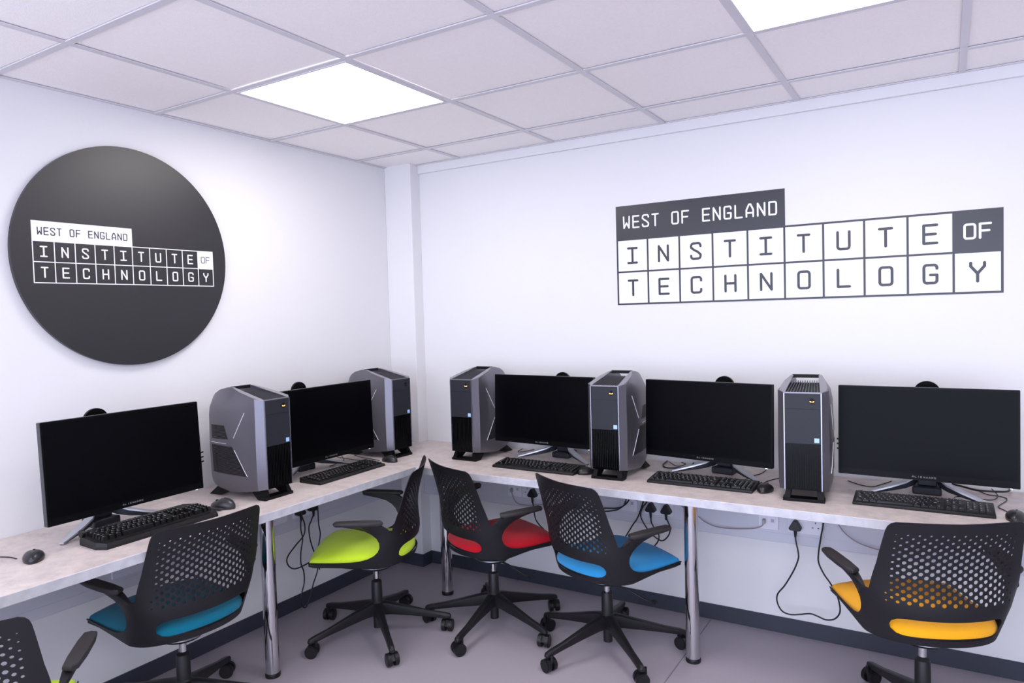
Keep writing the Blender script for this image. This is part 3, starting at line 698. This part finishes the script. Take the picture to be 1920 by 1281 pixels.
desk('display_cable', 'thick black display cable lying right of the bluish monitor stand', [(2.87, -.02), (2.904, -.05), (2.948, -.091), (3.005, -.09), (3.046, -.07), (3.06, -.02)], .0042, .010)
desk('mouse_lead', 'thin black mouse lead beside the square-on tower', [(2.238, -.15), (2.208, -.21), (2.196, -.265), (2.2, -.33)])
desk('keyboard_lead', 'thin black lead behind the right end of the second keyboard from the corner', [(2.153, -.015), (2.148, -.096), (2.125, -.16), (2.118, -.19), (2.11, -.26)])
desk('display_cable', 'thick black cable looped beside the tower behind the blue chair', [(1.69, -.02), (1.70, -.11), (1.73, -.159), (1.772, -.153), (1.813, -.11), (1.824, -.046), (1.817, -.014)], .0036, .002)
desk('display_cable', 'thin black cable crossing inside the loop beside the tower', [(1.70, -.02), (1.72, -.05), (1.769, -.104), (1.789, -.044), (1.76, -.015)])
desk('display_cable', 'thin black lead coiled right of the corner tower', [(.87, -.02), (.875, -.04), (.883, -.092), (.907, -.103), (.93, -.05), (.94, -.015)])
desk('keyboard_lead', 'thin black lead looping behind the keyboard on the left worktop', [(.03, -.60), (.07, -.625), (.13, -.64), (.20, -.645), (.28, -.652), (.317, -.675)], lift=.0045)
desk('display_cable', 'thin black lead crossing the left stand leg behind the lime chair keyboard', [(.03, -.551), (.09, -.6), (.157, -.656), (.189, -.741), (.2, -.8)])
desk('mouse_lead', 'thin black mouse lead running behind the corner mouse', [(.115, -.536), (.197, -.565), (.26, -.575), (.345, -.59)])
desk('mouse_lead', 'thin black mouse lead leaving the left edge of the photo', [(.106, -2.31), (.198, -2.283), (.23, -.0-2.269), (.263, -2.256), (.30, -2.252)])
# cables between monitor and tower
def side_cables(x, y, dx, dy, label):
    bm = bmesh.new()
    for k, z in enumerate((.185, .165, .145)):
        tube(bm, [(0, 0, z), (dx*.5, dy*.5, z-.018), (dx, dy, z-.035)], .0035, 8, 5)
    o = obj('display_cable', bm, CORD, smooth=60); o.location = (x, y, HD); tag(o, label, 'cable', 'black cables running behind the monitors')
side_cables(.11, -1.44, .0, -.2, 'black cables running from the left tower behind the leftmost monitor')
side_cables(2.46, -.12, .14, .02, 'black cables running from the square-on tower behind the bluish monitor')

# ================================================================ CHAIRS
ZT = [.36, .41, .46, .50, .55, .60, .65, .72, .80]
TA = [.205, .222, .232, .237, .252, .275, .300, .330, .365]
TB_ = [.165, .170, .150, .135, .125, .120, .125, .150, .178]
TYC = [-.185, -.200, -.206, -.213, -.208, -.205, -.210, -.228, -.252]
def smooth_interp(x, X, Y):
    if x <= X[0]: return Y[0]
    if x >= X[-1]: return Y[-1]
    for i in range(len(X)-1):
        if x <= X[i+1]:
            t = (x-X[i])/(X[i+1]-X[i]); h = X[i+1]-X[i]
            m0 = (Y[i+1]-Y[i-1])/(X[i+1]-X[i-1]) if i > 0 else (Y[1]-Y[0])/h
            m1 = (Y[i+2]-Y[i])/(X[i+2]-X[i]) if i < len(X)-2 else (Y[-1]-Y[-2])/h
            return (2*t**3-3*t*t+1)*Y[i]+(t**3-2*t*t+t)*h*m0+(-2*t**3+3*t*t)*Y[i+1]+(t**3-t*t)*h*m1
_cache = {}
def plan(z):
    k = round(z, 4)
    if k not in _cache:
        a, b, yc = (smooth_interp(z, ZT, T_) for T_ in (TA, TB_, TYC))
        N = 60; ss = [0]; px, py = 0, -b
        for i in range(1, N+1):
            ph = math.pi/2*i/N; x, y = a*math.sin(ph), -b*math.cos(ph); ss.append(ss[-1]+math.hypot(x-px, y-py)); px, py = x, y
        _cache[k] = (a, b, yc+b, ss)
    return _cache[k]
def shell_pt(s, z):
    a, b, y0, ss = plan(z); d = abs(s); N = 60
    if d >= ss[-1]: x, y = a, y0+(d-ss[-1])
    else:
        lo = max(i for i in range(N+1) if ss[i] <= d); t = (d-ss[lo])/(ss[lo+1]-ss[lo]); ph = math.pi/2*(lo+t)/N
        x, y = a*math.sin(ph), y0-b*math.cos(ph)
    return Vector((math.copysign(x, s), y, z))
def s_x(x, z):
    a, b, y0, ss = plan(z); ph = math.asin(min(1, x/a))/(math.pi/2)*60; i = min(59, int(ph)); return ss[i]+(ss[i+1]-ss[i])*(ph-i)
def s_y(y, z):
    a, b, y0, ss = plan(z)
    if y >= y0: return ss[-1]+(y-y0)
    ph = math.acos(min(1, (y0-y)/b))/(math.pi/2)*60; i = min(59, int(ph)); return ss[i]+(ss[i+1]-ss[i])*(ph-i)
def in_poly(p, P):
    c = False; j = len(P)-1
    for i in range(len(P)):
        if (P[i][1] > p[1]) != (P[j][1] > p[1]) and p[0] < (P[j][0]-P[i][0])*(p[1]-P[i][1])/(P[j][1]-P[i][1])+P[i][0]: c = not c
        j = i
    return c
def fine(P, step):
    out = []
    for a, b in zip(P, P[1:]+P[:1]):
        n = max(1, int(math.hypot(b[0]-a[0], b[1]-a[1])/step))
        out += [(a[0]+(b[0]-a[0])*k/n, a[1]+(b[1]-a[1])*k/n) for k in range(n)]
    return out
def shell_mesh():
    half = [(0, .387)]+[(s_y(y, z), z) for y, z in ((-.18, .386), (-.14, .383), (-.10, .379), (-.04, .377), (.0, .381), (.04, .387), (.12, .396), (.20, .403), (.243, .408), (.246, .4115),
        (.238, .415), (.20, .413), (.12, .411), (.06, .412), (.02, .416), (-.015, .425), (-.045, .440), (-.064, .458), (-.073, .478), (-.073, .500), (-.063, .522), (-.043, .542), (-.015, .559), (.025, .571), (.07, .580), (.105, .587),
        (.105, .592), (.02, .592), (-.05, .591), (-.075, .586), (-.092, .576), (-.107, .563), (-.120, .5545), (-.132, .552))]
    half += [(s_x(x, z), z) for x, z in ((.234, .556), (.2335, .568), (.232, .60), (.225, .65), (.220, .70), (.216, .74), (.213, .765), (.209, .779), (.201, .789), (.188, .7945), (.12, .795))]+[(0, .793)]
    outer = half+[(-s, z) for s, z in half[1:-1][::-1]]
    outer = fine(outer, .014)
    op = []
    for sx in (1, -1):
        ring = [(.10, .4075), (.14, .4095), (.168, .4155), (.185, .428), (.189, .444), (.183, .459), (.167, .469), (.14, .473), (.07, .4735)]
        op += [(s, z) for s, z in ring] if sx == 1 else [(-s, z) for s, z in ring[::-1]]
    op = op[:9]+[(0, .4735)]+op[9:]+[(0, .407)]
    op = fine(op, .014)
    verts = []; edges = []
    def loop(P):
        b = len(verts); verts.extend(P); edges.extend([(b+i, b+(i+1) % len(P)) for i in range(len(P))])
    loop(outer); loop(op)
    holes = []
    r0, dz, ds = .526, .0119, .0335
    for j in range(20):
        z = r0+j*dz
        for i in range(-6, 7):
            s = (i+(.5 if j % 2 else 0))*ds
            lim = s_x(.205, z)
            if abs(s) > lim-.012: continue
            fx = max(0, min(1, (lim-.004-abs(s))/.06)); fz = max(0, min(1, (.772-z)/.095)); fb = max(0, min(1, (z-.512+.03*(1-abs(s)/.2))/.03))
            k = (.42+.58*fx)*(.40+.60*fz)*(.7+.3*fb)
            rx, rz_ = .0074*k, .0070*k
            holes.append((s, z, rx, rz_)); loop([(s+rx*math.cos(math.pi*(q_+.5)/4), z+rz_*math.sin(math.pi*(q_+.5)/4)) for q_ in range(8)])
    z = .38
    g = .0165
    while z < .80:
        s = -.62
        while s < .62:
            if in_poly((s, z), outer) and not in_poly((s, z), op) and not (abs(s) < .20 and .512 < z < .765):
                if min(abs(s-p[0])+abs(z-p[1]) for p in outer) > .008: verts.append((s, z))
            s += g
        z += g
    vo, eo, fo = delaunay_2d_cdt([Vector(v) for v in verts], edges, [], 0, 1e-6, False)[:3]
    bm = bmesh.new(); bv = [bm.verts.new(shell_pt(v.x, v.y)) for v in vo]
    for f in fo:
        c = (sum(vo[i].x for i in f)/3, sum(vo[i].y for i in f)/3)
        if not in_poly(c, outer) or in_poly(c, op): continue
        if any(((c[0]-h[0])/h[2])**2+((c[1]-h[1])/h[3])**2 < .98 for h in holes if abs(c[0]-h[0]) < .01 and abs(c[1]-h[1]) < .01): continue
        bm.faces.new([bv[i] for i in f])
    for v in [v for v in bm.verts if not v.link_faces]: bm.verts.remove(v)
    bmesh.ops.recalc_face_normals(bm, faces=bm.faces)
    me = bpy.data.meshes.new('tmp'); bm.to_mesh(me); bm.free()
    o = bpy.data.objects.new('tmp', me); COL.objects.link(o)
    md = o.modifiers.new('s', 'SOLIDIFY'); md.thickness = .0032; md.offset = 0
    dg = bpy.context.evaluated_depsgraph_get(); me2 = bpy.data.meshes.new_from_object(o.evaluated_get(dg))
    bpy.data.objects.remove(o)
    for p in me2.polygons: p.use_smooth = True
    me2.set_sharp_from_angle(angle=R(45)); me2.name = 'back_shell'; me2.materials.clear(); me2.materials.append(PLAS)
    return me2
SEATB = [(0, .266), (.08, .265), (.15, .259), (.195, .252), (.217, .246), (.221, .235), (.219, .19), (.217, .12), (.216, .04), (.213, -.03), (.200, -.09), (.172, -.138), (.12, -.172), (.06, -.188), (0, -.193)]
def seat_boundary():
    P = SEATB+[(-x, y) for x, y in SEATB[1:-1][::-1]]
    Q = []
    n = len(P)
    for i in range(n):
        p0, p1, p2, p3 = (Vector(P[(i+k) % n]) for k in (-1, 0, 1, 2))
        for k in range(4):
            t = k/4; Q.append(.5*((2*p1)+(p2-p0)*t+(2*p0-5*p1+4*p2-p3)*t*t+(3*p1-p0-3*p2+p3)*t**3))
    return Q
def rim_z(x, y):
    return interp(y, [-.2, -.1, 0, .1, .2, .26], [.420, .417, .413, .411, .411, .412]) - (0 if y < .24 else 0)
def top_z(x, y):
    # slight saddle: raised front and sides, hollow towards the back
    z = .452 - .010*math.cos(x/.22*math.pi/2)*max(0, 1-abs(y+.02)/.2) + .003*(y/.25)
    return z - .022*(abs(x)/.22)**3*max(0, (y+.05)/.3)
def seat_bm():
    B = seat_boundary(); c = Vector((0, .03)); bm = bmesh.new(); rings = []
    n = len(B)
    for rr, lift in ((1.0, -.012), (1.0, 0), (.985, .010), (.95, .35), (.90, .60), (.83, .80), (.72, .93), (.55, 1), (.35, 1), (.15, 1)):
        ring = []
        for p in B:
            x, y = c.x+(p.x-c.x)*rr, c.y+(p.y-c.y)*rr; z0 = rim_z(p.x, p.y)
            f = lift if lift > .02 else 0
            z = z0+lift if lift <= .02 else z0+.010+(top_z(x, y)-z0-.010)*f
            ring.append((x, y, z))
        rings.append(ring)
    ring_loft(bm, rings); return bm
def pan_bm():
    B = seat_boundary(); bm = bmesh.new(); rings = []; c = Vector((0, .01))
    for rr, z, k in ((.97, 0, 1), (1.0, 0, 1), (1.0, -.006, 1), (.93, -.017, 1), (.75, .372, 0), (.5, .350, 0), (.36, .334, 0)):
        ring = []
        for p in B:
            x, y = c.x+(p.x-c.x)*rr, c.y+(p.y-c.y)*rr
            ring.append((x, y, rim_z(p.x, p.y)-.008+z if k else z))
        rings.append(ring)
    ring_loft(bm, rings); return bm
def pad_bm(s):
    pts = [(.246, -.088), (.248, -.03), (.258, .06), (.268, .108), (.288, .113), (.302, .105), (.304, .06), (.297, -.02), (.285, -.085), (.27, -.10)]
    pts = [(s*a, b) for a, b in pts]; bm = bmesh.new()
    zz = lambda b: interp(b, [-.1, .11], [.592, .597])
    rings = []
    for k, dz in ((.86, -.006), (.97, -.002), (1, .003), (.97, .008), (.88, .011)):
        cx, cy = s*.275, .01
        rings.append([(cx+(a-cx)*k, cy+(b-cy)*(1-(1-k)*.35), zz(b)+dz) for a, b in pts])
    ring_loft(bm, rings); return bm
def arm_bm(s):
    # the bracket that carries the pad: widens from the side shell up under the pad
    bm = bmesh.new(); rr = []
    for y, z0, z1, x0, x1 in ((-.118, .549, .557, .238, .250), (-.095, .540, .574, .240, .262), (-.07, .538, .588, .243, .276), (-.04, .550, .591, .247, .283), (.0, .567, .592, .252, .287), (.05, .579, .593, .259, .291), (.098, .588, .594, .268, .295)):
        rr.append([(s*x0, y, z0), (s*(x0+.008), y, z0), (s*x1, y, z1-.003), (s*x1, y, z1), (s*(x0+.002), y, z1)])
    ring_loft(bm, rr); return bm
SHELL = shell_mesh()
def star_leg_bm():
    bm = bmesh.new(); rr = []
    for x, w_, zb, zt in ((.018, .022, .098, .160), (.06, .019, .098, .152), (.15, .0155, .087, .127), (.25, .013, .073, .100), (.318, .0135, .062, .086), (.338, .012, .061, .080), (.343, .008, .062, .074)):
        rr.append([(x, -w_*.8, zb), (x, w_*.8, zb), (x, w_, zb+.006), (x, w_*.85, zt-.004), (x, w_*.55, zt), (x, -w_*.55, zt), (x, -w_*.85, zt-.004), (x, -w_, zb+.006)])
    ring_loft(bm, rr); return bm
def caster_bm():
    bm = bmesh.new()
    for s in (-1, 1):
        cyl(bm, (s*.007, 0, .028), (s*.024, 0, .028), .028, 24)
        cyl(bm, (s*.024, 0, .028), (s*.0265, 0, .028), .024, 24)
    cyl(bm, (-.008, 0, .028), (.008, 0, .028), .015, 16)
    prism(bm, [(-.026, .03), (-.006, .052), (.02, .052), (.016, .03)], -.0075, .0075, 'x')
    cyl(bm, (0, .018, .04), (0, .018, .072), .0065, 12)
    return bm
def make_chair(seat_mat, label):
    t = thing('office_chair', label, 'office chair', (0, 0, 0), 0, 'swivel chairs with perforated black backs')
    obj('seat', seat_bm(), seat_mat, t, smooth=60)
    o = bpy.data.objects.new('backrest', SHELL); COL.objects.link(o); o.parent = t
    obj('seat_pan', pan_bm(), PLAS, t, smooth=50)
    for s in (-1, 1):
        a = obj('arm', arm_bm(s), PLAS, t, smooth=40); obj('arm_pad', pad_bm(s), PAD, a, smooth=50)
    bm = bmesh.new(); lathe(bm, [(.078, .332), (.086, .326), (.088, .320), (.082, .316)], 36); obj('tilt_plate', bm, ZINC, t, smooth=40)
    bm = bmesh.new(); lathe(bm, [(.082, .318), (.07, .306), (.04, .296), (.022, .288)], 32); obj('mechanism', bm, PLAS2, t, smooth=50)
    bm = bmesh.new(); lathe(bm, [(.0135, .25), (.0135, .292)], 24); obj('gas_piston', bm, CHROME, t, smooth=40)
    bm = bmesh.new(); lathe(bm, [(.020, .036), (.020, .098), (.031, .100), (.030, .158), (.0255, .164), (.0245, .252), (.022, .256)], 28); obj('column', bm, PLAS2, t, smooth=35)
    bm = bmesh.new(); tube(bm, [(.03, .02, .31), (.09, .05, .295), (.15, .08, .268), (.19, .095, .262)], .0045, 8, 4); box(bm, .18, .205, .088, .108, .258, .268); obj('lever', bm, PLAS2, t)
    lb = star_leg_bm(); lo = obj('base_leg', lb, PLAS2, t, smooth=35)
    cb = obj('caster', caster_bm(), WHEEL, t, smooth=40)
    random.seed(hash(label) % 7 if False else len(label))
    for k in range(5):
        a = R(72*k)
        l2 = lo if k == 0 else lo.copy(); c2 = cb if k == 0 else cb.copy()
        if k: COL.objects.link(l2); COL.objects.link(c2)
        l2.rotation_euler = (0, 0, a); c2.location = (.325*math.cos(a), .325*math.sin(a), 0)
        c2.rotation_euler = (0, 0, random.uniform(0, 6.28))
    return t
def pose(t, x, y, th, dz, base, wheels=None, off=(0, 0)):
    """th: heading of the seat; base: turn of the star base; dz: height setting"""
    t.location = (x, y, 0); t.rotation_euler = (0, 0, th)
    rel = base-th; lg = kid(t, 'base_leg'); cs = kid(t, 'caster')
    for k in range(5):
        a = rel+R(72*k); lg[k].rotation_euler = (0, 0, a); cs[k].location = (.325*math.cos(a), .325*math.sin(a), 0)
        if wheels: cs[k].rotation_euler = (0, 0, R(wheels[k])-th)
    o2 = Matrix.Rotation(-th, 3, 'Z') @ Vector((off[0], off[1], 0))
    for c in lg+cs+kid(t, 'column')+kid(t, 'gas_piston')+kid(t, 'mechanism')+kid(t, 'tilt_plate'): c.location += o2
    for nm in ('seat', 'backrest', 'seat_pan', 'arm'):
        for c in kid(t, nm): c.scale = (.972, .985, 1) if nm != 'seat' else (.955, .972, 1)
    for nm in ('seat', 'backrest', 'seat_pan', 'arm', 'tilt_plate', 'mechanism', 'gas_piston', 'lever'):
        for c in kid(t, nm): c.location.z = dz
CH = [('lime', (.590, -.914, 2.109, .018), 34.6, 'black perforated swivel chair with lime green seat, whole chair in view at the corner', (20, 100, 200, 300, 60), (-.02, .028)),
      ('red', (1.003, -.564, -.4587, .014), 57.5, 'black perforated swivel chair with red seat', (40, 150, 250, 330, 10), (0, .018)),
      ('blue', (1.588, -.552, -.4237, -.001), 29.3, 'black perforated swivel chair with bright blue seat beside the chrome leg', (80, 10, 160, 250, 310), (-.012, .04)),
      ('yellow', (2.7768, -.598, .4755, .018), 52.0, 'black perforated swivel chair with yellow seat at the right edge', (30, 140, 230, 350, 80), (0, .04)),
      ('teal', (.449, -1.794, 1.5126, .016), 45.0, 'black perforated swivel chair with dark teal seat before the mechanical keyboard', (60, 130, 210, 270, 350), (-.03, .02)),
      ('lime', (.6998, -2.563, .944, .014), 20.0, 'black perforated swivel chair with lime seat, mostly cut off at the bottom left', (60, 130, 210, 270, 350), (0, 0))]
ch0 = make_chair(SEATM['lime'], CH[0][3])
chairs = [ch0]
for c in CH[1:]:
    d = dup(ch0, (0, 0, 0), 0, c[3]); chairs.append(d)
    st = kid(d, 'seat')[0]; st.data = st.data.copy(); st.data.materials[0] = SEATM[c[0]]
for t, (col, (x, y, th, dz), base, lb, wh, off) in zip(chairs, CH): pose(t, x, y, th, dz, R(base), wh, off)
